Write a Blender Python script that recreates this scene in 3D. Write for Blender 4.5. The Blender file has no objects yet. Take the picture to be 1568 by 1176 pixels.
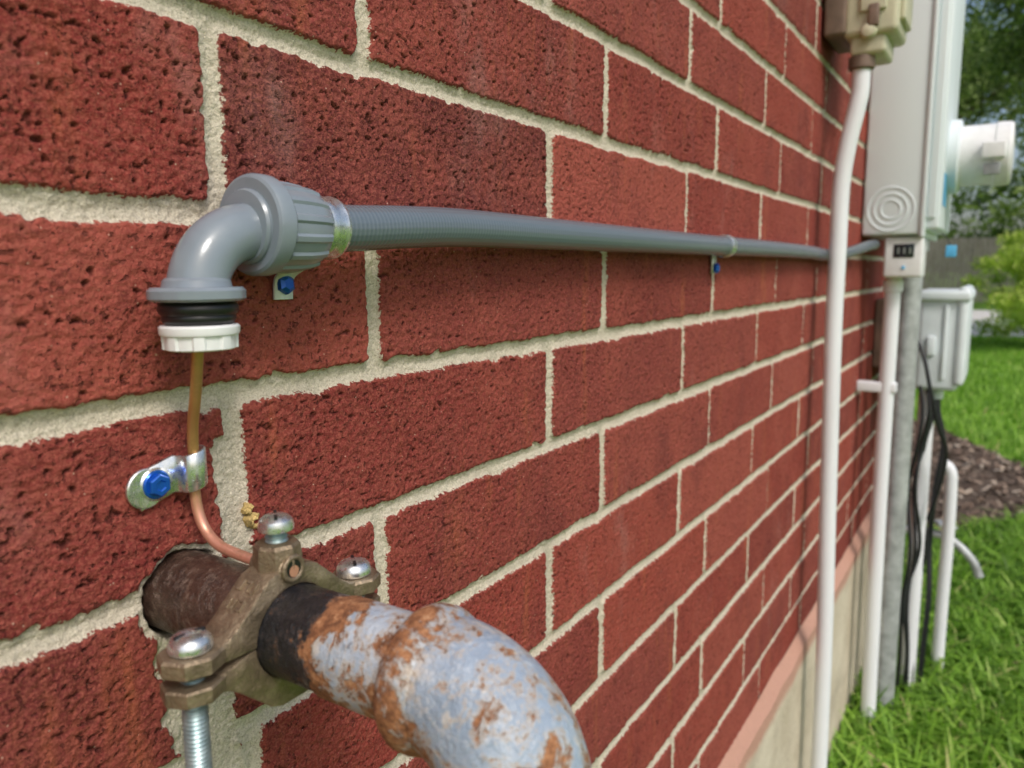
import bpy, bmesh, math, random
import numpy as np
from mathutils import Matrix, Vector
random.seed(7); RS=np.random.RandomState(5)
scn=bpy.context.scene; COL=scn.collection
GZ=-0.24
# ------------------------------------------------------------------ helpers
def link(o,parent=None):
    COL.objects.link(o)
    if parent is not None: o.parent=parent
    return o
def empty(name):
    e=bpy.data.objects.new(name,None); e.empty_display_size=0.05; return link(e)
def npmesh(name,verts,faces,mat=None,parent=None,smooth=False,attrs=None,uv=None):
    verts=np.asarray(verts,dtype=np.float32).reshape(-1,3); faces=np.asarray(faces,dtype=np.int32)
    me=bpy.data.meshes.new(name); k=faces.shape[1]
    me.vertices.add(len(verts)); me.vertices.foreach_set("co",verts.ravel())
    me.loops.add(faces.size); me.loops.foreach_set("vertex_index",faces.ravel())
    me.polygons.add(len(faces)); me.polygons.foreach_set("loop_start",np.arange(0,faces.size,k,dtype=np.int32))
    me.polygons.foreach_set("loop_total",np.full(len(faces),k,dtype=np.int32))
    if smooth: me.polygons.foreach_set("use_smooth",np.ones(len(faces),dtype=bool))
    me.update(calc_edges=True); me.validate()
    if attrs:
        for n,a in attrs.items():
            at=me.attributes.new(n,'FLOAT','POINT'); at.data.foreach_set("value",np.asarray(a,dtype=np.float32).ravel())
    if uv is not None:
        l=me.uv_layers.new(name="UVMap"); l.data.foreach_set("uv",np.asarray(uv,dtype=np.float32)[faces.ravel()].ravel())
    if mat: me.materials.append(mat)
    return link(bpy.data.objects.new(name,me),parent)
def catmull(P,n=8):
    P=[np.array(p,float) for p in P]; Q=[2*P[0]-P[1]]+P+[2*P[-1]-P[-2]]; out=[]
    for i in range(1,len(Q)-2):
        a,b,c,d=Q[i-1:i+3]
        for k in range(n):
            t=k/n; out.append(0.5*((2*b)+(-a+c)*t+(2*a-5*b+4*c-d)*t*t+(-a+3*b-3*c+d)*t**3))
    out.append(P[-1]); return out
def tube(name,P,R,mat,parent=None,seg=24,caps=True,smooth=True,sharp=.7):
    P=[Vector(p) for p in P]; n=len(P)
    if not hasattr(R,'__len__'): R=[R]*n
    R=list(R)+[R[-1]]*max(0,n-len(R))
    T=[(P[min(i+1,n-1)]-P[max(i-1,0)]).normalized() for i in range(n)]
    up=Vector((0,0,1)) if abs(T[0].z)<0.9 else Vector((0,1,0))
    U=(up-T[0]*up.dot(T[0])).normalized(); V=[];UV=[];L=0
    for i in range(n):
        if i: L+=(P[i]-P[i-1]).length
        U=(U-T[i]*U.dot(T[i])).normalized(); W=T[i].cross(U)
        for s in range(seg+1):
            a=2*math.pi*s/seg; q=P[i]+(U*math.cos(a)+W*math.sin(a))*R[i]; V.append(q[:]); UV.append((s/seg,L))
    F=[]
    m=seg+1
    for i in range(n-1):
        for s in range(seg): F.append((i*m+s,i*m+s+1,(i+1)*m+s+1,(i+1)*m+s))
    if caps:
        for i,rev in ((0,True),(n-1,False)):
            c=len(V); V.append(P[i][:]); UV.append((0,0))
            for s in range(0,seg,2):
                q=(c,i*m+s,i*m+s+1,i*m+s+2)
                F.append(q[::-1] if rev else q)
    o=npmesh(name,V,F,mat,parent,smooth,uv=UV)
    bm=bmesh.new(); bm.from_mesh(o.data); bmesh.ops.remove_doubles(bm,verts=bm.verts,dist=1e-6); bmesh.ops.recalc_face_normals(bm,faces=bm.faces)
    for e in bm.edges:
        if len(e.link_faces)==2 and e.calc_face_angle(0)>sharp: e.smooth=False
    bm.to_mesh(o.data); bm.free()
    return o
def lathe(name,prof,origin,axis,mat,parent=None,seg=40,lug=None):
    ax=Vector(axis).normalized(); up=Vector((0,0,1)) if abs(ax.z)<0.9 else Vector((0,1,0))
    U=(up-ax*up.dot(ax)).normalized(); W=ax.cross(U); O=Vector(origin)
    bm=bmesh.new(); rings=[]
    for k,(r,h) in enumerate(prof):
        ring=[]
        for s in range(seg):
            a=2*math.pi*s/seg; rr=r*(lug(a,k) if lug else 1)
            ring.append(bm.verts.new(O+ax*h+(U*math.cos(a)+W*math.sin(a))*rr))
        rings.append(ring)
    for a,b in zip(rings[:-1],rings[1:]):
        for s in range(seg): bm.faces.new((a[s],a[(s+1)%seg],b[(s+1)%seg],b[s]))
    bm.faces.new(rings[0][::-1]); bm.faces.new(rings[-1])
    bmesh.ops.recalc_face_normals(bm,faces=bm.faces)
    for f in bm.faces: f.smooth=True
    for e in bm.edges:
        if e.calc_face_angle(0)>0.5: e.smooth=False
    me=bpy.data.meshes.new(name); bm.to_mesh(me); bm.free(); me.materials.append(mat)
    return link(bpy.data.objects.new(name,me),parent)
def box(name,lo,hi,mat,parent=None,bev=0.0,seg=3,rot=None):
    bm=bmesh.new(); bmesh.ops.create_cube(bm,size=1)
    lo=Vector(lo);hi=Vector(hi);c=(lo+hi)/2;s=hi-lo
    for v in bm.verts: v.co=Vector((v.co.x*s.x,v.co.y*s.y,v.co.z*s.z))
    if bev: bmesh.ops.bevel(bm,geom=bm.edges[:],offset=bev,segments=seg,affect='EDGES',profile=0.5)
    if rot: bmesh.ops.rotate(bm,verts=bm.verts,matrix=rot)
    for v in bm.verts: v.co+=c
    for f in bm.faces: f.smooth=bool(bev) 
    for e in bm.edges:
        if e.calc_face_angle(0)>0.6: e.smooth=False
    me=bpy.data.meshes.new(name); bm.to_mesh(me); bm.free(); me.materials.append(mat)
    return link(bpy.data.objects.new(name,me),parent)
def extr(name,poly,y0,y1,mat,parent=None,bev=0.0,origin=(0,0,0)):
    bm=bmesh.new(); vs=[bm.verts.new((origin[0]+x,y0,origin[2]+z)) for x,z in poly]
    f=bm.faces.new(vs); r=bmesh.ops.extrude_face_region(bm,geom=[f])
    for v in r['geom']:
        if isinstance(v,bmesh.types.BMVert): v.co.y=y1
    bmesh.ops.recalc_face_normals(bm,faces=bm.faces)
    if bev:
        ed=[e for e in bm.edges if e.calc_face_angle(0)>0.35]
        bmesh.ops.bevel(bm,geom=ed,offset=bev,segments=2,affect='EDGES',profile=0.5)
    for f in bm.faces: f.smooth=True
    for e in bm.edges:
        if e.calc_face_angle(0)>0.6: e.smooth=False
    me=bpy.data.meshes.new(name); bm.to_mesh(me); bm.free(); me.materials.append(mat)
    return link(bpy.data.objects.new(name,me),parent)
# ---- noise
PERM=RS.permutation(4096); GA=RS.rand(4096)*2*np.pi; GX=np.cos(GA).astype(np.float32); GY=np.sin(GA).astype(np.float32)
def perlin(x,y,seed=0):
    x=x+seed*37.7; y=y+seed*11.3
    xi=np.floor(x).astype(np.int64); yi=np.floor(y).astype(np.int64); xf=(x-xi).astype(np.float32); yf=(y-yi).astype(np.float32)
    u=xf*xf*xf*(xf*(xf*6-15)+10); v=yf*yf*yf*(yf*(yf*6-15)+10)
    def g(a,b,dx,dy):
        h=PERM[(PERM[a&4095]+b)&4095]; return GX[h]*dx+GY[h]*dy
    n00=g(xi,yi,xf,yf); n10=g(xi+1,yi,xf-1,yf); n01=g(xi,yi+1,xf,yf-1); n11=g(xi+1,yi+1,xf-1,yf-1)
    return (n00*(1-u)+n10*u)*(1-v)+(n01*(1-u)+n11*u)*v
def sstep(a,b,x):
    t=np.clip((x-a)/(b-a),0,1); return t*t*(3-2*t)
# ------------------------------------------------------------------ materials
class M:
    def __init__(s,name):
        s.m=bpy.data.materials.new(name); s.m.use_nodes=True; s.t=s.m.node_tree; s.t.nodes.clear()
        s.out=s.n("ShaderNodeOutputMaterial"); s.b=s.n("ShaderNodeBsdfPrincipled"); s.l(s.b.outputs[0],s.out.inputs[0])
    def n(s,t,**k):
        nd=s.t.nodes.new(t)
        for a,v in k.items(): setattr(nd,a,v)
        return nd
    def l(s,a,b): s.t.links.new(a,b)
    def set(s,inp,v):
        if isinstance(v,bpy.types.NodeSocket): s.l(v,inp)
        else: inp.default_value=v
    def pos(s,kind='geo'):
        if kind=='geo': return s.n("ShaderNodeNewGeometry").outputs['Position']
        if kind=='uv': return s.n("ShaderNodeTexCoord").outputs['UV']
        return s.n("ShaderNodeTexCoord").outputs['Object']
    def noise(s,scale,detail=3,rough=.55,vec=None,stretch=None,dist=0):
        v=vec or s.pos()
        if stretch:
            mp=s.n("ShaderNodeMapping"); s.l(v,mp.inputs[0]); mp.inputs['Scale'].default_value=stretch; v=mp.outputs[0]
        nd=s.n("ShaderNodeTexNoise"); s.l(v,nd.inputs['Vector']); nd.inputs['Scale'].default_value=scale; nd.inputs['Detail'].default_value=detail
        nd.inputs['Roughness'].default_value=rough; nd.inputs['Distortion'].default_value=dist
        return nd.outputs['Fac']
    def vor(s,scale,vec=None,feat='F1'):
        nd=s.n("ShaderNodeTexVoronoi",feature=feat); s.l(vec or s.pos(),nd.inputs['Vector']); nd.inputs['Scale'].default_value=scale; return nd
    def attr(s,name): return s.n("ShaderNodeAttribute",attribute_name=name).outputs['Fac']
    def math(s,op,a,b=0.0,c=0.0):
        nd=s.n("ShaderNodeMath",operation=op); s.set(nd.inputs[0],a); s.set(nd.inputs[1],b)
        s.set(nd.inputs[2],c); return nd.outputs[0]
    def mr(s,v,a,b,c=0.0,d=1.0,smooth=True):
        nd=s.n("ShaderNodeMapRange",interpolation_type='SMOOTHSTEP' if smooth else 'LINEAR'); s.l(v,nd.inputs[0])
        for i,x in enumerate((a,b,c,d)): s.set(nd.inputs[i+1],x)
        return nd.outputs[0]
    def mix(s,f,a,b,mode='MIX'):
        nd=s.n("ShaderNodeMix",data_type='RGBA',blend_type=mode); s.set(nd.inputs[0],f)
        for i,x in ((6,a),(7,b)):
            if isinstance(x,(tuple,list)): x=tuple(x)+(1,) if len(x)==3 else x
            s.set(nd.inputs[i],x)
        return nd.outputs[2]
    def ramp(s,f,stops):
        nd=s.n("ShaderNodeValToRGB"); s.l(f,nd.inputs[0]); el=nd.color_ramp.elements
        while len(el)<len(stops): el.new(.5)
        for e,(p,c) in zip(el,stops): e.position=p; e.color=tuple(c)+(1,)
        return nd.outputs[0]
    def col(s,c): s.set(s.b.inputs['Base Color'],tuple(c)+(1,) if isinstance(c,(tuple,list)) else c); return s
    def par(s,rough=None,metal=None,spec=None):
        if rough is not None: s.set(s.b.inputs['Roughness'],rough)
        if metal is not None: s.set(s.b.inputs['Metallic'],metal)
        if spec is not None: s.set(s.b.inputs['Specular IOR Level'],spec)
        return s
    def bump(s,h,dist,strength=1.0):
        nd=s.n("ShaderNodeBump"); nd.inputs['Strength'].default_value=strength; nd.inputs['Distance'].default_value=dist; s.l(h,nd.inputs['Height']); s.l(nd.outputs[0],s.b.inputs['Normal']); return s
def simple(name,c,rough=.5,metal=0,var=.12,nscale=60,bump=0,bs=300):
    m=M(name); n=m.noise(nscale,4); d=tuple(x*(1-var) for x in c); u=tuple(min(1,x*(1+var)) for x in c)
    m.col(m.ramp(n,[(.3,d),(.7,u)])); m.par(rough,metal)
    if bump: m.bump(m.noise(bs,2),bump)
    return m.m
# brick wall material
m=M("brick_and_mortar")
sd=m.math('MULTIPLY',m.attr("sd"),1000.0)
nfine=m.noise(480,3,.65)
e=m.math('ADD',sd,m.math('MULTIPLY',m.math('SUBTRACT',nfine,.5),4.5))
mask=m.mr(e,-.25,.35)
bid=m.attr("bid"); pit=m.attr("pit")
bc=m.ramp(bid,[(0,(.120,.022,.023)),(.18,(.250,.036,.028)),(.36,(.165,.027,.026)),(.52,(.300,.050,.035)),(.68,(.210,.038,.034)),(.84,(.325,.070,.052)),(1,(.230,.036,.028))])
bc=m.mix(m.mr(m.noise(13,4,.65),.40,.70,0,.50),bc,(.37,.085,.060))
bc=m.mix(m.mr(m.noise(9,4,.65,stretch=(1.2,1,.8)),.50,.72,0,.60),bc,(.120,.023,.025))
bc=m.mix(m.mr(m.noise(34,4,.65,stretch=(1,1,.14)),.55,.76,0,.65),bc,(.44,.13,.050))
nmid=m.noise(110,4,.7)
bc=m.mix(m.mr(nmid,.5,.70,0,.6),bc,(.100,.017,.016))
bc=m.mix(m.mr(m.noise(800,2,.65),.36,.7,0,.50),bc,(.46,.14,.095))
sp1=m.mr(m.noise(300,2,.55),.62,.68)
spk=m.vor(150); bc=m.mix(m.mr(spk.outputs['Distance'],.08,.04,0,.6),bc,(.66,.48,.36))
bc=m.mix(m.mr(m.noise(5,5,.7,stretch=(1,1,.5)),.58,.80,0,.34),bc,(.60,.45,.40))
bc=m.mix(m.math('MULTIPLY',sp1,.55),bc,(.040,.009,.008))
bc=m.mix(m.math('MULTIPLY',pit,.66),bc,(.036,.009,.008))  # pits: dark pores, with the shade of the hollows painted into the colour
ng=m.noise(1100,3,.75)
mc=m.ramp(ng,[(.25,(.27,.23,.165)),(.45,(.58,.52,.41)),(.62,(.70,.64,.52)),(.8,(.85,.80,.69))])
mc=m.mix(m.mr(m.noise(22,3,.6),.45,.75,0,.45),mc,(.45,.40,.31))
mc=m.mix(m.mr(nfine,.58,.68,0,.45),mc,(.25,.21,.155))
mc=m.mix(m.mr(m.attr("gap_shade"),.2,1,0,.92),mc,(.03,.022,.015))  # shade of the gap round the pipe, painted into the mortar colour
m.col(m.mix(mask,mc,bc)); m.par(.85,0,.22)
h=m.math('ADD',m.math('MULTIPLY',m.noise(650,3,.75),.7),m.math('MULTIPLY',nmid,.4))
h=m.math('SUBTRACT',h,m.math('MULTIPLY',m.math('MULTIPLY',sp1,mask),.5))
m.bump(h,.0018,1.0)
BRICK=m.m
m=M("grey_pvc"); m.col(m.ramp(m.noise(40,3),[(.3,(.200,.238,.280)),(.7,(.245,.288,.332))])); m.par(m.mr(m.noise(90,3),.3,.7,.15,.27),0,.6); m.bump(m.noise(500,2),.0001,.4); PVCG=m.m
m=M("grey_liquidtight_hose")
uv=m.pos('uv'); sp=m.n("ShaderNodeSeparateXYZ"); m.l(uv,sp.inputs[0]); 
ph=m.math('ADD',m.math('MULTIPLY',sp.outputs[1],1/0.0030),sp.outputs[0])
rib=m.math('SINE',m.math('MULTIPLY',ph,6.28318)); lon=m.math('SINE',m.math('MULTIPLY',sp.outputs[0],6.28318*24))
m.col(m.mix(m.mr(rib,-1,1,0,.4),(.120,.152,.186),(.175,.208,.245))); m.par(.17,0,.65)
m.bump(m.math('ADD',rib,m.math('MULTIPLY',lon,.5)),.00009,.7); HOSE=m.m
WHITE=simple("white_plastic",(.79,.80,.81),.35,0,.05,60,.0001)
WPIPE=M("white_painted_conduit"); WPIPE.col(WPIPE.mix(WPIPE.mr(WPIPE.noise(6,4,.6,stretch=(3,3,.5)),.5,.8,0,.4),(.77,.79,.83),(.60,.59,.59))); WPIPE.par(.42); WPIPE.bump(WPIPE.noise(120,2),.0003,.5); WPIPE=WPIPE.m
RUBBER=simple("black_rubber",(.012,.012,.013),.35)
m=M("zinc_steel"); m.col(m.ramp(m.noise(260,3),[(.3,(.56,.60,.60)),(.7,(.84,.86,.86))])); m.par(m.mr(m.noise(400,3),.3,.7,.20,.38),.9); ZINC=m.m
m=M("zinc_thread"); m.col(m.ramp(m.noise(160,3),[(.3,(.28,.39,.41)),(.7,(.48,.59,.60))])); m.par(.38,.7); THREAD=m.m
BLUE=M("blue_screw_paint"); BLUE.col((.01,.10,.48)); BLUE.par(.25,.4); BLUE=BLUE.m
m=M("copper_wire"); sp=m.n("ShaderNodeSeparateXYZ"); m.l(m.pos(),sp.inputs[0])
cc=m.mix(m.mr(sp.outputs[2],.855,.885),(.78,.38,.27),(.56,.31,.12)); cc=m.mix(m.mr(m.noise(150,3),.5,.75,0,.4),cc,(.30,.18,.07)); m.col(cc); m.par(.42,.6); COPPER=m.m
m=M("cast_bronze"); bc=m.ramp(m.noise(120,4,.65),[(.25,(.16,.12,.08)),(.55,(.31,.24,.16)),(.8,(.50,.40,.28))]); m.col(bc); m.par(m.mr(m.noise(300,3),.3,.7,.32,.55),.65); m.bump(m.noise(600,3,.7),.0007,.9); BRONZE=m.m
# rusty pipe
m=M("rusty_painted_pipe"); sp=m.n("ShaderNodeSeparateXYZ"); m.l(m.pos(),sp.inputs[0])
off=m.math('MULTIPLY',sp.outputs[1],-1.0); offn=m.math('ADD',off,m.math('MULTIPLY',m.math('SUBTRACT',m.noise(70,5,.7),.5),.040))
brown=m.ramp(m.noise(170,5,.7),[(.25,(.020,.012,.010)),(.5,(.070,.038,.028)),(.8,(.22,.15,.115))])
black=m.ramp(m.noise(160,5,.75),[(.3,(.006,.006,.008)),(.55,(.022,.022,.026)),(.72,(.10,.055,.035)),(.85,(.22,.12,.07))])
rust=m.ramp(m.noise(240,5,.78),[(.22,(.05,.025,.014)),(.42,(.18,.072,.032)),(.57,(.38,.17,.075)),(.8,(.66,.46,.28))])
paint=m.ramp(m.noise(26,5,.65),[(.28,(.20,.265,.36)),(.50,(.32,.395,.50)),(.75,(.56,.62,.68))])
paint=m.mix(m.mr(m.noise(420,3,.7),.50,.76,0,.5),paint,(.66,.69,.71))
paint=m.mix(m.mr(m.noise(70,5,.7),.56,.68,0,.65),paint,(.66,.60,.52))
paint=m.mix(m.mr(m.noise(110,5,.75),.58,.70,0,.7),paint,(.13,.13,.14))
nb=m.noise(42,6,.72,dist=.9); nf=m.noise(170,5,.75)
nn=m.math('ADD',m.math('MULTIPLY',nb,.60),m.math('MULTIPLY',nf,.40))
ring=m.mr(m.math('ABSOLUTE',m.math('SUBTRACT',offn,.136)),.002,.018,.10,0)
ring2=m.mr(m.math('ABSOLUTE',m.math('SUBTRACT',offn,.096)),.001,.014,.14,0)
ring3=m.mr(offn,.155,.190,0,.03)
nn=m.math('ADD',nn,m.math('MAXIMUM',m.math('MAXIMUM',ring,ring2),ring3))
rm=m.mr(nn,.535,.60)
halo=m.mr(nn,.485,.555,0,.6)
pr=m.mix(halo,paint,(.50,.40,.29)); pr=m.mix(rm,pr,rust)
c=m.mix(m.mr(off,.058,.060,smooth=False),brown,black); c=m.mix(m.mr(offn,.089,.093),c,pr)
m.col(c); m.par(m.mr(rm,0,1,.30,.8),0,.5)
hh=m.math('ADD',m.math('MULTIPLY',rm,-.35),m.math('MULTIPLY',m.noise(350,3,.7),.9)); m.bump(hh,.0012,.9); RUSTY=m.m
m=M("meter_box_paint"); c=m.mix(m.mr(m.noise(3,4,.6,stretch=(1,1,.4)),.45,.75,0,.5),(.70,.77,.80),(.77,.82,.83)); m.col(c); m.par(.45); m.bump(m.noise(200,2),.0003,.3); METER=m.m
GALV=simple("galvanised_pipe",(.42,.44,.45),.45,.3,.3,30,.0003)
BEIGE=simple("beige_plastic",(.58,.55,.40),.5,0,.12,30,.0004)
BROWNM=simple("brown_box_base",(.18,.12,.09),.6,0,.3,30)
TELE=simple("telecom_box_plastic",(.67,.73,.76),.5,0,.06,15,.0004)
CABLE=simple("black_cable",(.012,.013,.016),.45)
LCD=simple("lcd_glass",(.02,.025,.03),.15); LCD2=simple("lcd_digits",(.22,.25,.24),.3)
FOAM=simple("yellow_foam",(.50,.36,.14),.9,0,.45,260,.002,300)
LBL=simple("blue_label",(.10,.42,.72),.4)
m=M("foundation_concrete"); sp=m.n("ShaderNodeSeparateXYZ"); m.l(m.pos(),sp.inputs[0])
c=m.ramp(m.noise(7,5,.65),[(.3,(.48,.41,.30)),(.7,(.68,.61,.48))]); c=m.mix(m.mr(m.noise(3,5,.7,stretch=(1,1,3)),.5,.72,0,.5),c,(.34,.29,.22)); zz=m.math('ADD',sp.outputs[2],m.math('MULTIPLY',m.noise(20,3),.03))
c=m.mix(m.mr(zz,.215,.24),c,(.50,.28,.21)); m.col(c); m.par(.9); m.bump(m.noise(60,4,.7),.005,.8); FOUND=m.m
# foliage
def leafmat(name,stops,trans=.35,rough=.5):
    m=M(name); r=m.attr("rnd"); c=m.ramp(r,stops); m.col(c); m.par(rough,0,.35)
    tr=m.n("ShaderNodeBsdfTranslucent"); m.l(m.mix(1.0,c,(1.0,1.25,.5),'MULTIPLY'),tr.inputs[0]); mx=m.n("ShaderNodeMixShader"); mx.inputs[0].default_value=trans
    m.l(m.b.outputs[0],mx.inputs[1]); m.l(tr.outputs[0],mx.inputs[2]); m.l(mx.outputs[0],m.out.inputs[0]); return m.m
GRASS=leafmat("grass_blades",[(0,(.08,.16,.02)),(.4,(.17,.34,.033)),(.8,(.31,.53,.065)),(.93,(.42,.56,.14)),(1,(.60,.50,.25))])
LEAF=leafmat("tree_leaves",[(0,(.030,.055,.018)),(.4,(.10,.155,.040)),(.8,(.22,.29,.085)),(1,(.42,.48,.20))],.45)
BUSHL=leafmat("bush_leaves",[(0,(.16,.22,.03)),(.5,(.42,.54,.09)),(1,(.70,.72,.22))],.4)
BARK=simple("tree_bark",(.14,.11,.085),.9,0,.4,12,.01,30)
m=M("lawn_ground"); c=m.ramp(m.noise(3,5,.65),[(.3,(.14,.28,.03)),(.7,(.27,.47,.06))]); c=m.mix(m.mr(m.noise(60,4,.7),.5,.75,0,.5),c,(.08,.14,.03)); m.col(c); m.par(.9,0,.2); m.bump(m.noise(80,4,.7),.02,.8); LAWN=m.m
m=M("mulch"); c=m.ramp(m.noise(40,5,.75),[(.3,(.07,.05,.038)),(.55,(.19,.14,.105)),(.8,(.38,.30,.24))]); m.col(c); m.par(.95,0,.2); m.bump(m.noise(60,5,.75),.03,.9); MULCH=m.m
m=M("mulch_chips_mat"); c=m.ramp(m.attr("rnd"),[(0,(.08,.055,.042)),(.5,(.22,.155,.115)),(.85,(.36,.28,.21)),(1,(.58,.50,.40))]); m.col(c); m.par(.9,0,.2); CHIP=m.m
DRIVE=simple("concrete_driveway_mat",(.68,.66,.62),.9,0,.12,4,.002,60)
m=M("fence_wood"); c=m.ramp(m.noise(9,4,.6,stretch=(4,4,.3)),[(.3,(.27,.225,.19)),(.7,(.45,.40,.36))]); m.col(c); m.par(.9); FENCE=m.m
ROOF=simple("roof_shingles",(.10,.085,.075),.95,0,.3,20,.005,60)
# ------------------------------------------------------------------ house
PX=.2955; X0=.2265; PZ=.0825; Z0=.9868; J=.0052
house=empty("brick_house")
def rowcol(x,z):
    r=np.floor((z-Z0)/PZ); par=(np.mod(r,2)==0)
    base=np.where(par,X0,X0+.0965); c=np.floor((x-base)/PX); return r,c,base
def wallfield(X,Z,pipe=True):
    wx=X+.0016*perlin(X*28,Z*28,1)+.0010*perlin(X*120,Z*120,2)
    wz=Z+.0026*perlin(X*22,Z*22,3)+.0012*perlin(X*130,Z*130,4)
    r,c,base=rowcol(wx,wz)
    fx=wx-base-c*PX; fz=wz-Z0-r*PZ
    h=np.mod(np.sin(r*127.1+c*311.7)*43758.5453,1.0); h2=np.mod(np.sin(r*269.5+c*183.3)*24634.6345,1.0); h3=np.mod(np.sin(r*71.5+c*93.3)*14634.63,1.0)
    jx=J+(h2-.5)*.0018; jz=J+(h-.5)*.0014
    dx=np.minimum(fx,PX-fx)-jx; dz=np.minimum(fz,PZ-fz)-jz
    q=.004; ax=np.maximum(q-dx,0); az=np.maximum(q-dz,0)
    sdr=q-np.sqrt(ax*ax+az*az); sd=np.where((dx<q)&(dz<q),sdr,np.minimum(dx,dz))
    sd=sd+.0013*perlin(X*240,Z*240,5)-.0024*sstep(.26,.5,perlin(X*75,Z*75,21))*(sd<.006)
    gap_shade=np.zeros_like(X)
    deep=np.zeros_like(X)
    if pipe:
        n=.003*perlin(X*90,Z*90,6)+.002*perlin(X*220,Z*220,7)
        d=np.sqrt((X-.1970)**2+(Z-.8175)**2)
        sd=np.minimum(sd,d-.0235+n)
        def cap(ax_,az_,bx,bz,rr):
            t=np.clip(((X-ax_)*(bx-ax_)+(Z-az_)*(bz-az_))/((bx-ax_)**2+(bz-az_)**2),0,1)
            return np.sqrt((X-ax_-t*(bx-ax_))**2+(Z-az_-t*(bz-az_))**2)-rr
        sd=np.minimum(sd,cap(.195,.80,.209,.70,.0165)+1.8*n)
        sd=np.minimum(sd,cap(.222,.88,.226,.835,.0075)+1.3*n)
        gap_shade=sstep(.0205,.0187,d+.6*n); deep=gap_shade
    rough=h3
    lf=perlin(X*14+h*20,Z*22,11)+.5*perlin(X*40,Z*50,22)
    p=perlin(X*150+h*50,Z*210,8)+.85*perlin(X*340,Z*390,9)+.25*perlin(X*55+h2*30,Z*60,10)+.25*perlin(X*620,Z*640,25)
    thr=.52+.22*(rough-.5)-.38*lf
    thr=np.clip(thr,.40,1.2)
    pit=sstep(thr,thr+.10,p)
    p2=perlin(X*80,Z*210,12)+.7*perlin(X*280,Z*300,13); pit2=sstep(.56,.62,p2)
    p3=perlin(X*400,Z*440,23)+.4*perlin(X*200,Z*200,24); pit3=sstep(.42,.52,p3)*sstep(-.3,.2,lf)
    prof=sstep(-.0010,.0014,sd)
    edge=sstep(0,.002,sd)
    hb=-.0017*pit-.0018*pit2-.0010*pit3+.0006*perlin(X*60,Z*60,14)+.0010*perlin(X*240,Z*300,19)+.0005*perlin(X*600,Z*600,15)+(h-.5)*.0016
    hm=-.0032-.0010*sstep(-.001,-.005,sd)+.0006*perlin(X*70,Z*70,16)+.0007*perlin(X*380,Z*380,17)+.0005*perlin(X*620,Z*620,18)
    H=hm*(1-prof)+hb*prof
    H=H-.012*deep
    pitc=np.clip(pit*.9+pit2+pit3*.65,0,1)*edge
    bid=np.mod(h*.6+h3*.4,1.0)
    return H,sd,bid,pitc,gap_shade
def wallpatch(name,x0,x1,z0,z1,st,pipe=True):
    nx=int(round((x1-x0)/st))+1; nz=int(round((z1-z0)/st))+1
    X,Z=np.meshgrid(np.linspace(x0,x1,nx),np.linspace(z0,z1,nz)); H,sd,bid,pit,gshade=wallfield(X,Z,pipe)
    V=np.stack([X,-H,Z],-1).reshape(-1,3)
    i=np.arange(nx*nz).reshape(nz,nx); F=np.stack([i[:-1,:-1],i[:-1,1:],i[1:,1:],i[1:,:-1]],-1).reshape(-1,4)
    return npmesh(name,V,F,BRICK,house,True,dict(sd=sd,bid=bid,pit=pit,gap_shade=gshade))
XE=2.5
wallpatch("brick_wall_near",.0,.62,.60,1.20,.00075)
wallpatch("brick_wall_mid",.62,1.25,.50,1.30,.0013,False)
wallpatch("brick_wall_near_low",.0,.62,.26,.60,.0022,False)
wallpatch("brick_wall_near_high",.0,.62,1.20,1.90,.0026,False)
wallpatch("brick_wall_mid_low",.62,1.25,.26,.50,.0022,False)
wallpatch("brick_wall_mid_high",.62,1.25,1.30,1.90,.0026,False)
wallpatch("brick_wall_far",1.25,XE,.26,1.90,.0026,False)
def coarse(name,x0,x1,z0,z1,place):
    V=[];F=[];SD=[];BI=[]
    def quad(a,b,c,d,s,bi):
        n=len(V); V.extend([a,b,c,d]); F.append((n,n+1,n+2,n+3)); SD.extend([s]*4); BI.extend([bi]*4)
    quad(place(x0,-.0035,z0),place(x1,-.0035,z0),place(x1,-.0035,z1),place(x0,-.0035,z1),-.01,.5)
    r0=int(math.floor((z0-Z0)/PZ)); r1=int(math.ceil((z1-Z0)/PZ))
    for r in range(r0,r1):
        base=X0+(0 if r%2==0 else .0965)
        for c in range(int((x0-base)/PX)-1,int((x1-base)/PX)+1):
            xa=max(x0,base+c*PX+J); xb=min(x1,base+(c+1)*PX-J); za=max(z0,Z0+r*PZ+J); zb=min(z1,Z0+(r+1)*PZ-J)
            if xb-xa<.008 or zb-za<.008: continue
            b=random.random(); w=.003
            P=[place(xa,-.004,za),place(xb,-.004,za),place(xb,-.004,zb),place(xa,-.004,zb)]
            Q=[place(xa+w,0,za+w),place(xb-w,0,za+w),place(xb-w,0,zb-w),place(xa+w,0,zb-w)]
            quad(*Q,.01,b)
            for k in range(4): quad(P[k],P[(k+1)%4],Q[(k+1)%4],Q[k],.01,b)
    npmesh(name,V,F,BRICK,house,False,dict(sd=SD,bid=BI))
fr=lambda x,h,z:(x,-h,z)
coarse("brick_wall_left",-6,0,.26,2.7,fr)
coarse("brick_wall_top",0,XE,1.90,2.7,fr)
coarse("brick_wall_end",0,7,.26,2.7,lambda x,h,z:(XE+h,x,z))
box("wall_core",(-6,.02,.2),(XE-.02,7,2.7),FOUND,house)
fp=[(0,.262),(-.016,.240),(-.020,GZ-.05),(.1,GZ-.05),(.1,.262)]
bm=bmesh.new(); N_=60
xs=np.linspace(-6,XE+.018,N_*2); prev=None
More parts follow.
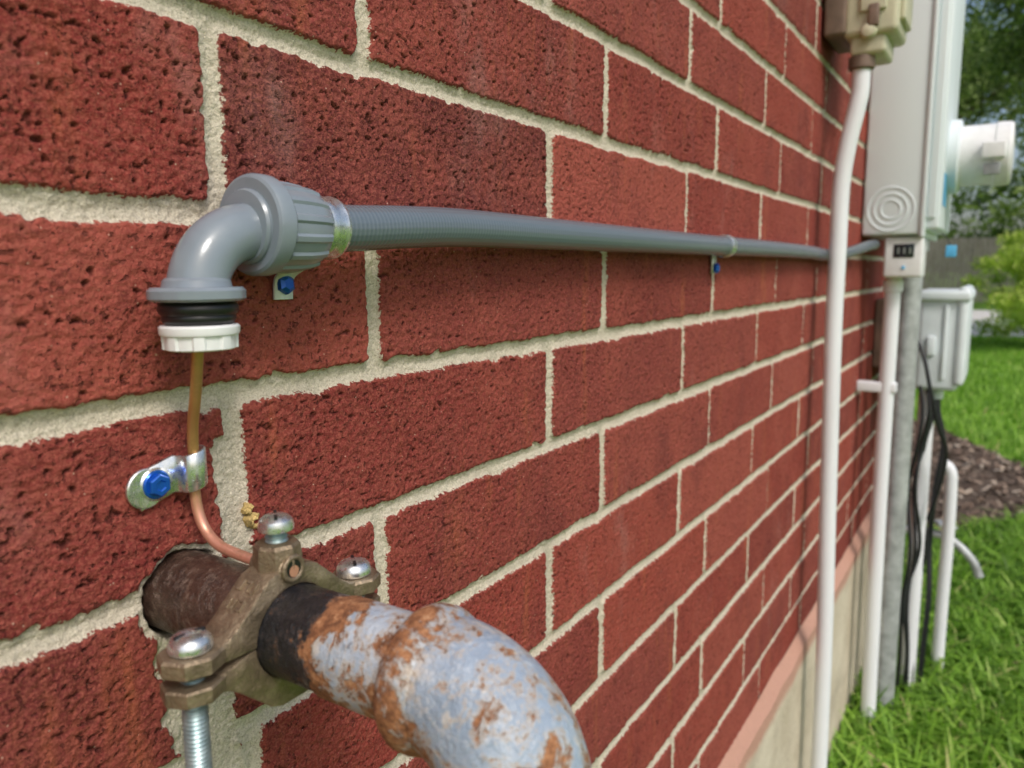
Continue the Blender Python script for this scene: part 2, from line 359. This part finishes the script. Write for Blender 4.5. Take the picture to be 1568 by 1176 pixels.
for x in xs:
    vs=[bm.verts.new((x,y+random.uniform(-.0015,.0015)*(k<2),z+random.uniform(-.002,.002)*(k<2))) for k,(y,z) in enumerate(fp)]
    if prev:
        for k in range(4): bm.faces.new((prev[k],vs[k],vs[k+1],prev[k+1]))
    prev=vs
bm.faces.new(prev); bmesh.ops.recalc_face_normals(bm,faces=bm.faces); me=bpy.data.meshes.new("foundation"); bm.to_mesh(me); bm.free(); me.materials.append(FOUND); link(bpy.data.objects.new("foundation",me),house)
box("foundation_end",(XE-.1,.1,GZ-.05),(XE+.018,7,.262),FOUND,house)
bm=bmesh.new(); e0=.12
A=[(-6.3,-e0,2.7),(XE+.12,-e0,2.7),(XE+.12,7+e0,2.7),(-6.3,7+e0,2.7)]; vs=[bm.verts.new(a) for a in A]; r1=bm.verts.new((-3,3.5,4.7)); r2=bm.verts.new((XE-3,3.5,4.7))
up=[bm.verts.new((a[0],a[1],2.84)) for a in A]
bm.faces.new(vs)
for k in range(4): bm.faces.new((vs[k],vs[(k+1)%4],up[(k+1)%4],up[k]))
bm.faces.new((up[0],up[1],r2,r1)); bm.faces.new((up[1],up[2],r2)); bm.faces.new((up[2],up[3],r1,r2)); bm.faces.new((up[3],up[0],r1))
bmesh.ops.recalc_face_normals(bm,faces=bm.faces); me=bpy.data.meshes.new("roof"); bm.to_mesh(me); bm.free(); me.materials.append(ROOF); link(bpy.data.objects.new("roof",me),house)
# ------------------------------------------------------------------ grey conduit assembly
cond=empty("flexible_conduit")
hp=catmull([(.250,-.0280,.981),(.275,-.0278,.9812),(.32,-.0255,.9838),(.38,-.0215,.9860),(.50,-.0185,.9865),(.68,-.0165,.9870),(.88,-.0158,.9875),(1.15,-.0150,.9885),(1.35,-.0138,.988),(1.47,-.0125,.986),(1.60,-.0140,.987),(1.75,-.018,.997),(1.88,-.028,1.010),(1.96,-.03,1.015)],24)
tube("hose",hp,.01125,HOSE,cond,32)
ea=[(.226,-.028,.9775)]+[(.219-.0275*math.sin(a),-.028,.951+.0265*math.cos(a)) for a in np.linspace(0,math.pi/2,20)]+[(.1915,-.028,.945)]
tube("elbow",ea,[.0126]*2+[.0117]*18+[.0112,.0112],PVCG,cond,40)
def ribs(a,k): return 1+(.05 if (a*14/(2*math.pi))%1<.3 else 0)*(2<=k<=5)
lathe("nut_flange",[(.0135,-.0062),(.0196,-.0060),(.0208,-.0052),(.0215,-.0038),(.0215,.0018),(.0206,.0030),(.012,.0032)],(.2240,-.0275,.9803),(1,0,0),PVCG,cond,64)
lathe("flange_hub",[(.0120,0),(.0150,.0004),(.0158,.0016),(.0158,.004)],(.2150,-.0275,.9795),(1,0,0),PVCG,cond,48)
lathe("compression_nut",[(.012,0),(.0186,.0001),(.0192,.0012),(.0189,.012),(.0182,.019),(.0172,.0235),(.0158,.0255),(.011,.0258)],(.2267,-.0275,.9798),(1,0,0),PVCG,cond,112,ribs)
lathe("sealing_ring",[(.011,0),(.0144,0),(.0148,.0014),(.0142,.0030),(.0147,.0046),(.0143,.0066),(.0143,.0106),(.0147,.0120),(.0143,.0136),(.0130,.0148),(.0113,.0150)],(.2510,-.028,.9808),(1,0,0),ZINC,cond,48)
lathe("hub_flange",[(.010,.0030),(.0172,.0028),(.0184,.0015),(.0184,-.0016),(.0172,-.0026),(.010,-.0028)],(.1915,-.028,.9520),(0,0,1),PVCG,cond,56,lambda a,k:1+(.02 if (a*6/(2*math.pi))%1<.5 else 0))
lathe("hub_collar",[(.0110,0),(.0135,0),(.0128,.003),(.0116,.004)],(.1915,-.028,.9545),(0,0,1),PVCG,cond,48)
tube("rubber_gasket",[(.1915+.0122*math.cos(a),-.028+.0122*math.sin(a),.9464) for a in np.linspace(0,2*math.pi,49)],.0032,RUBBER,cond,14,False)
tube("rubber_gasket_lower",[(.1915+.0116*math.cos(a),-.028+.0116*math.sin(a),.9428) for a in np.linspace(0,2*math.pi,49)],.0026,RUBBER,cond,14,False)
lathe("thread_core",[(.0125,0),(.0125,.014)],(.1915,-.028,.9385),(0,0,1),RUBBER,cond,40)
lathe("locknut",[(.0080,0),(.0125,0),(.0135,.0006),(.0137,.0058),(.0150,.0062),(.0153,.0070),(.0153,.0092),(.0146,.0100),(.010,.0102)],(.1915,-.028,.9300),(0,0,1),WHITE,cond,96,lambda a,k:1+((.055 if (a*8/(2*math.pi))%1<.4 else 0) if k in(2,3) else 0))
s1=empty("conduit_strap")
lathe("strap_band",[(.0114,0),(.0126,0),(.0132,.001),(.0132,.013),(.0126,.014),(.0114,.014)],(.895,-.0158,.9876),(1,0,0),ZINC,s1,36)
box("strap_tab",(.895,-.0045,.956),(.909,-.0010,.978),ZINC,s1,.0008)
lathe("strap_screw",[(.0050,0),(.0062,.001),(.0060,.004),(.0035,.0055)],(.902,-.0045,.962),(0,-1,0),BLUE,s1,6)
s2=empty("conduit_strap")
tab=[(.256,-.0240,.9675),(.256,-.0150,.9640),(.256,-.0060,.9600),(.256,-.0030,.9560),(.256,-.0024,.9500),(.256,-.0022,.9475)]
V=[];F=[]
for (x,y,z) in catmull(tab,4): V+=[(x-.0055,y,z),(x+.0055,y,z)]
for i in range(len(V)//2-1): F.append((2*i,2*i+1,2*i+3,2*i+2))
o=npmesh("strap_tab",V,F,WHITE,s2,True); md=o.modifiers.new("s","SOLIDIFY"); md.thickness=.0016
lathe("strap_screw",[(.0042,0),(.0050,.001),(.0048,.0034),(.0028,.0046)],(.256,-.0035,.9545),(0,-1,.1),BLUE,s2,6)
# ------------------------------------------------------------------ copper wire
tube("copper_ground_wire",catmull([(.1915,-.028,.950),(.1905,-.0275,.932),(.1925,-.021,.912),(.1965,-.0115,.895),(.1985,-.0078,.880),(.1985,-.0070,.866),(.1990,-.0080,.856),(.1995,-.0120,.8485),(.1990,-.021,.8440),(.1982,-.036,.8428),(.1975,-.052,.8428),(.1975,-.0695,.8432)],10),.00235,COPPER,None,16)
ws=empty("wire_strap")
sx=.1985; prof=[(.1765,.0012),(.1925,.0012)]+[(sx-.0048*math.cos(a),.0070+.0048*math.sin(a)*.9) for a in np.linspace(0,math.pi,12)]+[(sx+.0049,.0030),(sx+.0052,.0008)]
V=[];F=[]
n=len(prof)
for k,zz in enumerate((.8660,.8665,.8815,.882)):
    for (x,o) in prof: V.append((x,-(o+(.0006 if k in(1,2) else 0)),zz+(x-.19)*.28))
for k in range(3):
    for i in range(n-1): F.append((k*n+i,k*n+i+1,(k+1)*n+i+1,(k+1)*n+i))
o=npmesh("strap_plate",V,F,ZINC,ws,True); md=o.modifiers.new("s","SOLIDIFY"); md.thickness=.0011; md.offset=0
lathe("strap_end",[(.0086,0),(.0086,.0012),(.0080,.0016)],(.1795,-.0008,.8712),(0,-1,0),ZINC,ws,32)
lathe("screw_washer",[(.0068,0),(.0072,.0006),(.0064,.0013)],(.1835,-.0018,.8722),(0,-1,0),ZINC,ws,32)
lathe("screw_flange",[(.0060,0),(.0062,.0004),(.0056,.0010)],(.1835,-.0030,.8722),(0,-1,0),BLUE,ws,32)
lathe("screw_head",[(.0048,0),(.0050,.0003),(.0050,.0024),(.0044,.0030),(.0026,.0031),(.0020,.0024)],(.1835,-.0036,.8722),(0,-1,0),BLUE,ws,6)
# ------------------------------------------------------------------ rusty pipe
pc=(.198,.818)
pipe=empty("rusty_water_pipe")
tube("pipe_run",[(pc[0],.03,pc[1])]+[(pc[0],-y,pc[1]) for y in (0,.03,.06,.092,.095,.11,.140)],[.0185]*5+[.0195]*3,RUSTY,pipe,48)
R=.033; arc=[(pc[0],-(.1415+R*math.sin(a)),pc[1]-R+R*math.cos(a)) for a in np.linspace(0,math.pi/2,22)]
tube("pipe_elbow",[(pc[0],-.138,pc[1])]+arc+[(pc[0],-(.1415+R),pc[1]-R-.012)],[.0236]*2+[.0236+.0012*min(1,k/12) for k in range(23)],RUSTY,pipe,56)
lathe("elbow_collar",[(.0190,0),(.0225,.0003),(.0246,.0018),(.0258,.0042),(.0260,.0085),(.0252,.0115),(.0236,.0145)],(pc[0],-.1310,pc[1]),(0,-1,0),RUSTY,pipe,56)
lathe("elbow_outlet_collar",[(.0245,0),(.0275,.002),(.0286,.004),(.0286,.011),(.0270,.013),(.019,.0135)],(pc[0],-(.1415+R),pc[1]-R-.002),(0,0,-1),RUSTY,pipe,56)
tube("pipe_drop",[(pc[0],-(.1415+R),pc[1]-R-.01),(pc[0],-(.1415+R),GZ-.1)],.0196,RUSTY,pipe,40)
# ------------------------------------------------------------------ ground clamp
cl=empty("ground_clamp"); cy=-.060; cx,cz=pc
inn=[(.0187*math.cos(a),.0187*math.sin(a)) for a in np.linspace(0,math.pi,17)]
up_=[(-.036,.0008),(-.036,.0074),(-.0315,.0084),(-.0270,.0115),(-.0125,.0245),(-.0080,.0262),(.0080,.0262),(.0125,.0245),(.0270,.0115),(.0315,.0084),(.036,.0074),(.036,.0008)]
poly=[(x,z) for x,z in up_]+inn
extr("upper_casting",poly,cy+.0082,cy-.0082,BRONZE,cl,.0010,(cx,0,cz))
extr("lower_casting",[(x,-z-.0030) for x,z in up_]+[(x,-z) for x,z in inn],cy+.0076,cy-.0076,BRONZE,cl,.0010,(cx,0,cz))
sl=math.atan2(.013,.0145)
def onweb(u,v): 
    return (cx-.0125-u*math.cos(sl), cy+v, cz+.0245-u*math.sin(sl))
rotw=Matrix.Rotation(-sl,3,'Y')
for (u,v,du,dv) in [(.004,-.0045,.0045,.0008),(.0062,-.0032,.0008,.0022),(.004,-.0010,.0045,.0008),(.0025,.0004,.0008,.0022),(.004,.0030,.0045,.0008),(.006,.0044,.0008,.0024),(.012,-.0035,.0042,.0008),(.0100,-.0022,.0008,.0022),(.0138,-.0022,.0008,.0022),(.012,.0012,.0042,.0008),(.012,.0036,.0042,.0008)]:
    p=onweb(u,v); box("letter",(p[0]-du/2,p[1]-dv/2,p[2]-.0002),(p[0]+du/2,p[1]+dv/2,p[2]+.0008),BRONZE,cl,.0002,2,rot=rotw)
def bolt(name,p,z0,L,r,parent,mat):
    zz=[];rr=[];k=0;pt=.00085
    while k*pt<L: zz.append((p[0],p[1],z0-k*pt)); rr.append(r*.82 if k%2 else r); k+=1
    return tube(name,zz,rr,mat,parent,24,sharp=.45)
for sgn in(-1,1):
    bx=cx+sgn*.0415
    lathe("ear",[(.0108,.0008),(.0118,.0016),(.0118,.0066),(.0108,.0076)],(bx,cy,cz),(0,0,1),BRONZE,cl,8)
    lathe("lower_ear",[(.0105,-.0100),(.0113,-.0092),(.0113,-.0045),(.0105,-.0038)],(bx,cy,cz),(0,0,1),BRONZE,cl,8)
    lathe("screw_head",[(.0070,.0076),(.0078,.0082),(.0079,.0094),(.0074,.0116),(.0060,.0132),(.0038,.0141),(.0015,.0144)],(bx,cy,cz),(0,0,1),ZINC,cl,40)
    box("screw_slot",(bx-.0058,cy-.00065,cz+.0128),(bx+.0058,cy+.00065,cz+.01436),CABLE,cl,0,rot=Matrix.Rotation(.5*sgn+.4,3,'Z'))
    bolt("bolt_thread",(bx,cy),cz+.006,.062,.0047,cl,THREAD)
lathe("lug_body",[(.0094,.0225),(.0096,.030),(.0092,.0345),(.0082,.0358),(.0045,.0360)],(cx-.0005,cy,cz),(0,0,1),BRONZE,cl,8)
tube("lug_rim",[(cx-.0005+.0046*math.cos(a),cy-.0088,cz+.0262+.0046*math.sin(a)) for a in np.linspace(0,2*math.pi,33)],.0012,BRONZE,cl,10,False)
lathe("lug_hole",[(.0044,0),(.0044,.0004)],(cx-.0005,cy-.0089,cz+.0262),(0,-1,0),RUBBER,cl,24)
lathe("lug_boss",[(.0066,.0),(.0066,.0170),(.0058,.0178)],(cx-.0005,cy+.0095,cz+.0250),(0,-1,0),BRONZE,cl,24)
bolt("lug_screw",(cx-.0005,cy),cz+.0415,.010,.0046,cl,THREAD)
lathe("lug_screw_head",[(.0060,.0405),(.0070,.0410),(.0071,.0428),(.0064,.0450),(.0048,.0464),(.0028,.0471),(.0010,.0473)],(cx-.0005,cy,cz),(0,0,1),ZINC,cl,40)
box("lug_screw_slot",(cx-.0057,cy-.00065,cz+.0456),(cx+.0047,cy+.00065,cz+.04726),CABLE,cl,0,rot=Matrix.Rotation(.9,3,'Z'))
def blob(name,c,r,mat,parent=None,seed=1):
    bm=bmesh.new(); bmesh.ops.create_icosphere(bm,subdivisions=4,radius=1)
    for v in bm.verts:
        p=v.co.copy(); d=1+.22*math.sin(p.x*3+seed)*math.sin(p.z*4+seed*2)+.13*math.sin(p.x*9+seed)*math.cos(p.z*8+p.y*7)+.07*math.sin(p.x*21+seed)*math.sin(p.z*19)
        v.co=Vector((c[0]+p.x*r[0]*d,c[1]+p.y*r[1]*d,c[2]+p.z*r[2]*d))
    for f in bm.faces: f.smooth=True
    me=bpy.data.meshes.new(name); bm.to_mesh(me); bm.free(); me.materials.append(mat); return link(bpy.data.objects.new(name,me),parent)
foam=empty("expanding_foam")
for k,(fx_,fz_,rx,rz) in enumerate([(.2315,.8480,.0024,.0030),(.2340,.8435,.0032,.0020),(.2318,.8420,.0018,.0032),(.2360,.8385,.0026,.0016),(.238,.822,.0050,.0028)]):
    blob("foam_%d"%k,(fx_,.0014,fz_),(rx,.0030,rz),FOAM,foam,1.7*k)
# ------------------------------------------------------------------ white conduits
wc=empty("white_conduit")
tube("conduit_pipe",catmull([(1.462,-.056,GZ-.05),(1.462,-.054,.2),(1.462,-.046,.55),(1.462,-.040,.85),(1.462,-.040,1.0),(1.462,-.040,1.10),(1.463,-.047,1.17),(1.464,-.058,1.23),(1.465,-.062,1.26),(1.465,-.062,1.31)],10),.0145,WPIPE,wc,28)
wc2=empty("white_conduit")
tube("conduit_pipe",[(2.03,-.072,GZ-.05),(2.03,-.066,.4),(2.03,-.066,.95)],.0175,WPIPE,wc2,28)
lathe("conduit_hub",[(.0175,0),(.022,.002),(.022,.028),(.0175,.03)],(2.03,-.066,.905),(0,0,1),WPIPE,wc2,28)
box("conduit_strap_bar",(2.015,-.088,.665),(2.045,.0,.690),WPIPE,wc2,.004)
wc3=empty("white_conduit")
tube("conduit_pipe",catmull([(2.28,-.135,GZ-.05),(2.28,-.135,.1),(2.28,-.135,.45),(2.28,-.135,.66)],8),.020,WPIPE,wc3,24)
gp=empty("galvanised_riser_pipe"); tube("riser",[(2.13,-.092,GZ-.05),(2.13,-.092,1.04)],.027,GALV,gp,32)
lathe("riser_hub",[(.027,0),(.036,.002),(.036,.03),(.03,.034)],(2.13,-.092,1.0),(0,0,1),GALV,gp,8)
# ------------------------------------------------------------------ beige box on wall
bb=empty("beige_utility_box")
box("back_plate",(1.43,-.040,1.345),(1.56,-.004,1.62),BROWNM,bb,.006)
box("body",(1.435,-.118,1.340),(1.555,-.034,1.62),BEIGE,bb,.010)
box("lower_housing",(1.445,-.100,1.312),(1.545,-.045,1.344),BEIGE,bb,.007)
box("latch",(1.428,-.100,1.375),(1.436,-.060,1.43),BEIGE,bb,.003)
box("latch_tab",(1.424,-.090,1.350),(1.436,-.074,1.385),BROWNM,bb,.003)
box("front_rib",(1.45,-.126,1.36),(1.54,-.116,1.60),BEIGE,bb,.004)
lathe("bottom_gland",[(.019,0),(.021,.002),(.021,.02),(.016,.022)],(1.465,-.062,1.292),(0,0,1),BROWNM,bb,24)
lathe("side_knob",[(.012,0),(.013,.002),(.010,.010),(.004,.012)],(1.436,-.075,1.345),(-1,0,0),BEIGE,bb,20)
# ------------------------------------------------------------------ meter box
mb=empty("electric_meter_box")
box("enclosure",(1.95,-.125,1.035),(2.30,-.002,1.80),METER,mb,.006)
box("cover",(1.962,-.158,1.045),(2.288,-.124,1.79),METER,mb,.008)
box("cover_flange",(1.944,-.131,1.029),(2.306,-.121,1.806),METER,mb,.003)
for r in (.048,.034,.020):
    tube("knockout_ring",[(1.9500,-.060+r*math.cos(a),1.092+r*math.sin(a)) for a in np.linspace(0,2*math.pi,49)],.0022,METER,mb,8,False)
lathe("meter_base_ring",[(.082,0),(.084,.002),(.084,.02),(.078,.024)],(2.12,-.157,1.216),(0,-1,0),METER,mb,48)
lathe("meter_socket",[(.066,0),(.068,.002),(.068,.070),(.071,.072),(.071,.080),(.070,.098),(.066,.104),(.02,.107)],(2.12,-.178,1.216),(0,-1,0),WHITE,mb,48)
box("meter_tab",(2.035,-.270,1.200),(2.052,-.225,1.235),WHITE,mb,.003)
box("meter_slot",(2.047,-.262,1.165),(2.056,-.230,1.19),GALV,mb,.002)
box("label",(2.0,-.1595,1.10),(2.09,-.1585,1.17),LBL,mb)
box("hinge",(1.955,-.150,1.07),(1.962,-.132,1.74),METER,mb,.003)
sp_=empty("surge_protector")
box("housing",(1.965,-.130,.940),(2.045,-.050,1.030),WHITE,sp_,.006)
box("display",(1.9630,-.112,.985),(1.9655,-.070,1.015),LCD,sp_,.0008)
for k in range(3): box("digit",(1.9618,-.106+k*.012,.993),(1.9632,-.102+k*.012,1.007),LCD2,sp_)
lathe("button",[(.004,0),(.004,.002),(.003,.003)],(1.9650,-.092,.962),(-1,0,0),LBL,sp_,16)
bt=empty("blue_seal_tag"); box("tag",(2.05,-.190,.985),(2.056,-.168,1.012),LBL,bt,.002)
tube("tag_wire",catmull([(2.05,-.158,1.04),(2.052,-.168,1.03),(2.053,-.178,1.011)],6),.0012,CABLE,bt,8)
# ------------------------------------------------------------------ telephone box
tb=empty("telephone_interface_box")
box("mount",(2.24,-.12,.70),(2.40,-.002,.88),BROWNM,tb,.004)
box("body",(2.22,-.205,.650),(2.44,-.105,.895),TELE,tb,.014,4)
box("lid",(2.212,-.218,.665),(2.448,-.192,.915),TELE,tb,.012,4)
box("lid_top_lip",(2.205,-.222,.878),(2.455,-.10,.905),TELE,tb,.009,4)
box("side_rib",(2.214,-.175,.68),(2.222,-.165,.87),TELE,tb,.003)
box("side_latch",(2.210,-.150,.74),(2.222,-.130,.79),TELE,tb,.004)
lathe("gland",[(.016,0),(.018,.004),(.018,.03),(.01,.034)],(2.28,-.155,.622),(0,0,1),TELE,tb,20)
cb=empty("black_cable")
for k in range(5):
    y=-.115-.012*k; x=2.21+.02*k
    pts=[(x+.02,y,.69)]+[(x+random.uniform(-.02,.02),y+random.uniform(-.02,.02),z) for z in (.60,.50,.38,.22,.08,-.08)]+[(x,y,GZ-.02)]
    tube("cable_strand",catmull(pts,8),.0045 if k<4 else .007,CABLE,cb,10)
tube("cable_loop",catmull([(2.20,-.10,.80),(2.17,-.13,.74),(2.16,-.15,.66),(2.18,-.17,.57),(2.22,-.19,.50),(2.24,-.185,.42),(2.25,-.16,.30)],8),.005,CABLE,cb,10)
wch=empty("white_cable_channel"); tube("channel",catmull([(2.42,-.175,.42),(2.42,-.195,.40),(2.42,-.200,.35),(2.42,-.202,.2),(2.42,-.200,.0),(2.42,-.20,GZ)],8),.016,WPIPE,wch,16)
hb=empty("hose_spigot"); tube("spigot_stem",catmull([(2.5,-.02,.18),(2.5,-.12,.19),(2.5,-.20,.18),(2.5,-.26,.13),(2.5,-.285,.08)],8),.012,GALV,hb,16)
lathe("spigot_wheel",[(.008,0),(.028,.002),(.028,.008),(.008,.01)],(2.5,-.19,.215),(0,-.2,1),GALV,hb,12,lambda a,k:1+.12*math.cos(a*6))
# ------------------------------------------------------------------ ground
def sheet(name,pts,z,mat):
    bm=bmesh.new(); bm.faces.new([bm.verts.new((x,y,z)) for x,y in pts]); bmesh.ops.recalc_face_normals(bm,faces=bm.faces)
    for f in bm.faces:
        if f.normal.z<0: f.normal_flip()
    me=bpy.data.meshes.new(name); bm.to_mesh(me); bm.free(); me.materials.append(mat); return link(bpy.data.objects.new(name,me))
sheet("ground",[(-200,-250),(300,-250),(300,250),(-200,250)],GZ,LAWN)
mb_pts=[(3.3,4),(3.35,1),(3.5,.3),(3.68,-.08),(4.0,-.3),(4.3,-.5),(4.6,-.62),(5.0,-.62),(5.5,-.45),(6.1,-.15),(6.7,.17),(7.3,.9),(7.5,4)]
sheet("mulch_bed",mb_pts,GZ+.004,MULCH)
sheet("driveway",[(16,-40),(26,-40),(26,40),(16,40)],GZ+.004,DRIVE)
def inpoly(x,y,P):
    c=np.zeros(len(x),bool)
    for i in range(len(P)):
        x1,y1=P[i]; x2,y2=P[i-1]; k=((y1>y)!=(y2>y))&(x<(x2-x1)*(y-y1)/(y2-y1+1e-12)+x1); c^=k
    return c
def blades(name,x,y,L,W,mat,lean=.5):
    n=len(x); a=RS.rand(n)*2*np.pi; d=np.stack([np.cos(a),np.sin(a),0*a],-1); w=np.stack([-np.sin(a),np.cos(a),0*a],-1)
    L=L*(.55+.75*RS.rand(n)); ln=lean*(.4+1.2*RS.rand(n)); W=W*(.6+.7*RS.rand(n))
    B=np.stack([x,y,np.full(n,GZ)],-1); Lc=L[:,None]; up=np.array([0,0,1.])
    p1=B+Lc*(.55*up+.18*ln[:,None]*d); p2=B+Lc*((.95-.25*ln[:,None])*up+.75*ln[:,None]*d)
    wv=w*W[:,None]*.5
    V=np.stack([B-wv,B+wv,p1-wv*.9,p1+wv*.9,p2-wv*.15,p2+wv*.15],1).reshape(-1,3)
    i=np.arange(n)[:,None]*6; F=np.concatenate([i+np.array([[0,1,3,2]]),i+np.array([[2,3,5,4]])],0)
    r=np.repeat(np.clip(RS.beta(2,2.2,n)+.25*perlin(x*1.3,y*1.3,20),0,1),6)
    return npmesh(name,V,F,mat,None,True,dict(rnd=r))
def scatter(x0,x1,y0,y1,n):
    x=x0+(x1-x0)*RS.rand(n); y=y0+(y1-y0)*RS.rand(n); return x,y
xs_,ys_=[],[]
for (x0,x1,y0,y1,n) in ((1.2,4.7,-1.5,-.02,36000),(2.52,4.0,-.02,1.2,9000),(-1.5,1.2,-1.5,-.02,7000)):
    x,y=scatter(x0,x1,y0,y1,n); xs_.append(x); ys_.append(y)
x=np.concatenate(xs_); y=np.concatenate(ys_); k=~inpoly(x,y,mb_pts); g=empty("grass")
o=blades("near_grass",x[k],y[k],.115,.0085,GRASS,1.0); o.parent=g
x,y=scatter(4.6,15.9,-5,3.5,70000); k=~inpoly(x,y,mb_pts); o=blades("lawn_grass",x[k],y[k],.060,.011,GRASS,.7); o.parent=g
x,y=scatter(3.3,7.5,-.7,4,14000); k=inpoly(x,y,mb_pts); x=x[k];y=y[k];n=len(x)
a=RS.rand(n)*2*np.pi; l=.010+.03*RS.rand(n)**2; w=.004+.008*RS.rand(n); t=RS.randn(n)*.35
c=np.stack([x,y,GZ+.012+.01*RS.rand(n)],-1); d=np.stack([np.cos(a)*l,np.sin(a)*l,np.sin(t)*l],-1); s=np.stack([-np.sin(a)*w,np.cos(a)*w,.4*w*RS.randn(n)],-1)
V=np.stack([c-d-s,c-d*.7+s,c+d+s*.8,c+d*.9-s],1).reshape(-1,3); F=(np.arange(n)[:,None]*4+np.array([[0,1,2,3]]))
npmesh("mulch_chips",V,F,CHIP,bpy.data.objects["mulch_bed"],False,dict(rnd=np.repeat(RS.rand(n),4)))
fn=empty("wooden_fence")
bm=bmesh.new()
for k in range(260):
    y0=-20+k*.15; h=2.25+random.uniform(-.03,.03); r=bmesh.ops.create_cube(bm,size=1,matrix=Matrix.Translation((32+random.uniform(-.012,.012),y0,GZ+h/2))@Matrix.Diagonal((.02,.132,h,1)))
for zz in (.3,1.1,1.9): bmesh.ops.create_cube(bm,size=1,matrix=Matrix.Translation((32.04,0,GZ+zz))@Matrix.Diagonal((.04,40,.09,1)))
me=bpy.data.meshes.new("pickets"); bm.to_mesh(me); bm.free(); me.materials.append(FENCE); link(bpy.data.objects.new("pickets",me),fn)
def leaves(C,n,size,spread,name,mat,parent):
    C=np.asarray(C); idx=RS.randint(0,len(C),n); rad=RS.rand(n)**.6; dd=RS.randn(n,3); dd/=np.linalg.norm(dd,axis=1)[:,None]
    P=C[idx]+dd*(rad*spread)[:,None]*np.array([1,1,.65])
    a=RS.randn(n,3); a/=np.linalg.norm(a,axis=1)[:,None]; b=np.cross(a,RS.randn(n,3)); b/=np.linalg.norm(b,axis=1)[:,None]
    sz=size*(.6+.8*RS.rand(n))[:,None]
    V=np.stack([P-a*sz,P-b*sz*.4,P+a*sz,P+b*sz*.4],1).reshape(-1,3); F=np.arange(n)[:,None]*4+np.array([[0,1,2,3]])
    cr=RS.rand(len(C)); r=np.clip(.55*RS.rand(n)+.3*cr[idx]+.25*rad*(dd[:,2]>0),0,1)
    return npmesh(name,V,F,mat,parent,False,dict(rnd=np.repeat(r,4)))
def tree(base,H,R,zc,nleaf,lsize,nl=15,seed=1):
    rnd=random.Random(seed); t=empty("oak_tree"); bx,by=base; C=[]
    tr=catmull([(bx,by,GZ-.1),(bx+.1,by,GZ+H*.2),(bx-.1,by+.1,GZ+H*.45),(bx+.1,by-.05,GZ+H*.75)],6)
    tube("trunk",tr,[.24*(1-.75*i/(len(tr)-1)) for i in range(len(tr))],BARK,t,12)
    for k in range(nl):
        a=2*math.pi*(k*.381966)+rnd.uniform(-.3,.3); f=rnd.uniform(.25,.95); s=tr[int(f*(len(tr)-1))]
        rr=R*rnd.uniform(.55,1.0); el=rnd.uniform(-.05,.75); e=np.array([bx+rr*math.cos(a),by+rr*math.sin(a),zc+(rnd.uniform(-.4,.5)+el*.8)*R*.6])
        mid=(np.array(s)+e)/2+np.array([rnd.uniform(-.3,.3),rnd.uniform(-.3,.3),rnd.uniform(.1,.5)])
        pp=catmull([s,mid,e],8); tube("limb_%d"%k,pp,[.085*(1-.85*i/(len(pp)-1)) for i in range(len(pp))],BARK,t,8)
        for q in pp[6:]:
            for _ in range(2): C.append(np.array(q)+np.array([rnd.gauss(0,.35),rnd.gauss(0,.35),rnd.gauss(0,.25)])*R*.25)
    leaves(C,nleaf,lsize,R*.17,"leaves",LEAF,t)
tree((15.5,-2.2),7,3.6,4.3,42000,.06,18,3)
tree((22,2.8),8,4.2,5.0,32000,.08,18,5)
tree((27,-3.5),9,4.5,5.4,24000,.09,18,8)
tree((11,6.5),7,3.5,4.5,14000,.07,14,11)
C=[(45+random.uniform(-4,4),random.uniform(-45,60),random.uniform(0,6)+random.random()**2*3) for _ in range(380)]
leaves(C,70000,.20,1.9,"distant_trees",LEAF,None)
bu=empty("garden_bush")
C=[(13.8+random.gauss(0,.45),-.75+random.gauss(0,.42),GZ+.2+abs(random.gauss(.60,.40))) for _ in range(75)]
leaves(C,15000,.035,.22,"bush_leaves",BUSHL,bu)
for k in range(9):
    c=C[k]; tube("stem_%d"%k,catmull([(13.8,-.75,GZ),(13.8+(c[0]-13.8)*.4,-.75+(c[1]+.75)*.4,GZ+.4),c],5),.012,BARK,bu,6)
# ------------------------------------------------------------------ light, sky
w=bpy.data.worlds.new("World"); scn.world=w; w.use_nodes=True; nt=w.node_tree; bg=nt.nodes["Background"]
sk=nt.nodes.new("ShaderNodeTexSky"); sk.sky_type='NISHITA'; sk.sun_disc=False; el=math.radians(48)
sk.sun_elevation=el; sk.dust_density=4; sk.air_density=1; sk.ozone_density=1
sd_=Vector((-.50,-.75,0)).normalized()*math.cos(el)+Vector((0,0,math.sin(el)))
sk.sun_rotation=math.atan2(sd_.x,sd_.y)
nt.links.new(sk.outputs[0],bg.inputs[0]); bg.inputs[1].default_value=.15
L=bpy.data.lights.new("sun","SUN"); L.energy=1.5; L.angle=math.radians(15); L.color=(1,.97,.93)
lo=link(bpy.data.objects.new("sun",L)); lo.rotation_euler=sd_.to_track_quat('Z','Y').to_euler()
# ------------------------------------------------------------------ camera
cd=bpy.data.cameras.new("camera"); cam=link(bpy.data.objects.new("camera",cd)); cd.sensor_width=36; cd.lens=36*1178/1568; cd.clip_start=.01; cd.clip_end=1000
r_=Vector((.540816,-.841107,-.007489)); d_=Vector((-.125673,-.071995,-.989456)); f_=Vector((.831699,.536055,-.144640))
mt=Matrix((r_,-d_,-f_)).transposed().to_4x4(); mt.translation=Vector((0,-.3,.96)); cam.matrix_world=mt
cd.dof.use_dof=True; cd.dof.focus_distance=.42; cd.dof.aperture_fstop=10
scn.camera=cam
scn.view_settings.view_transform='Standard'; scn.view_settings.look='None'; scn.view_settings.exposure=0
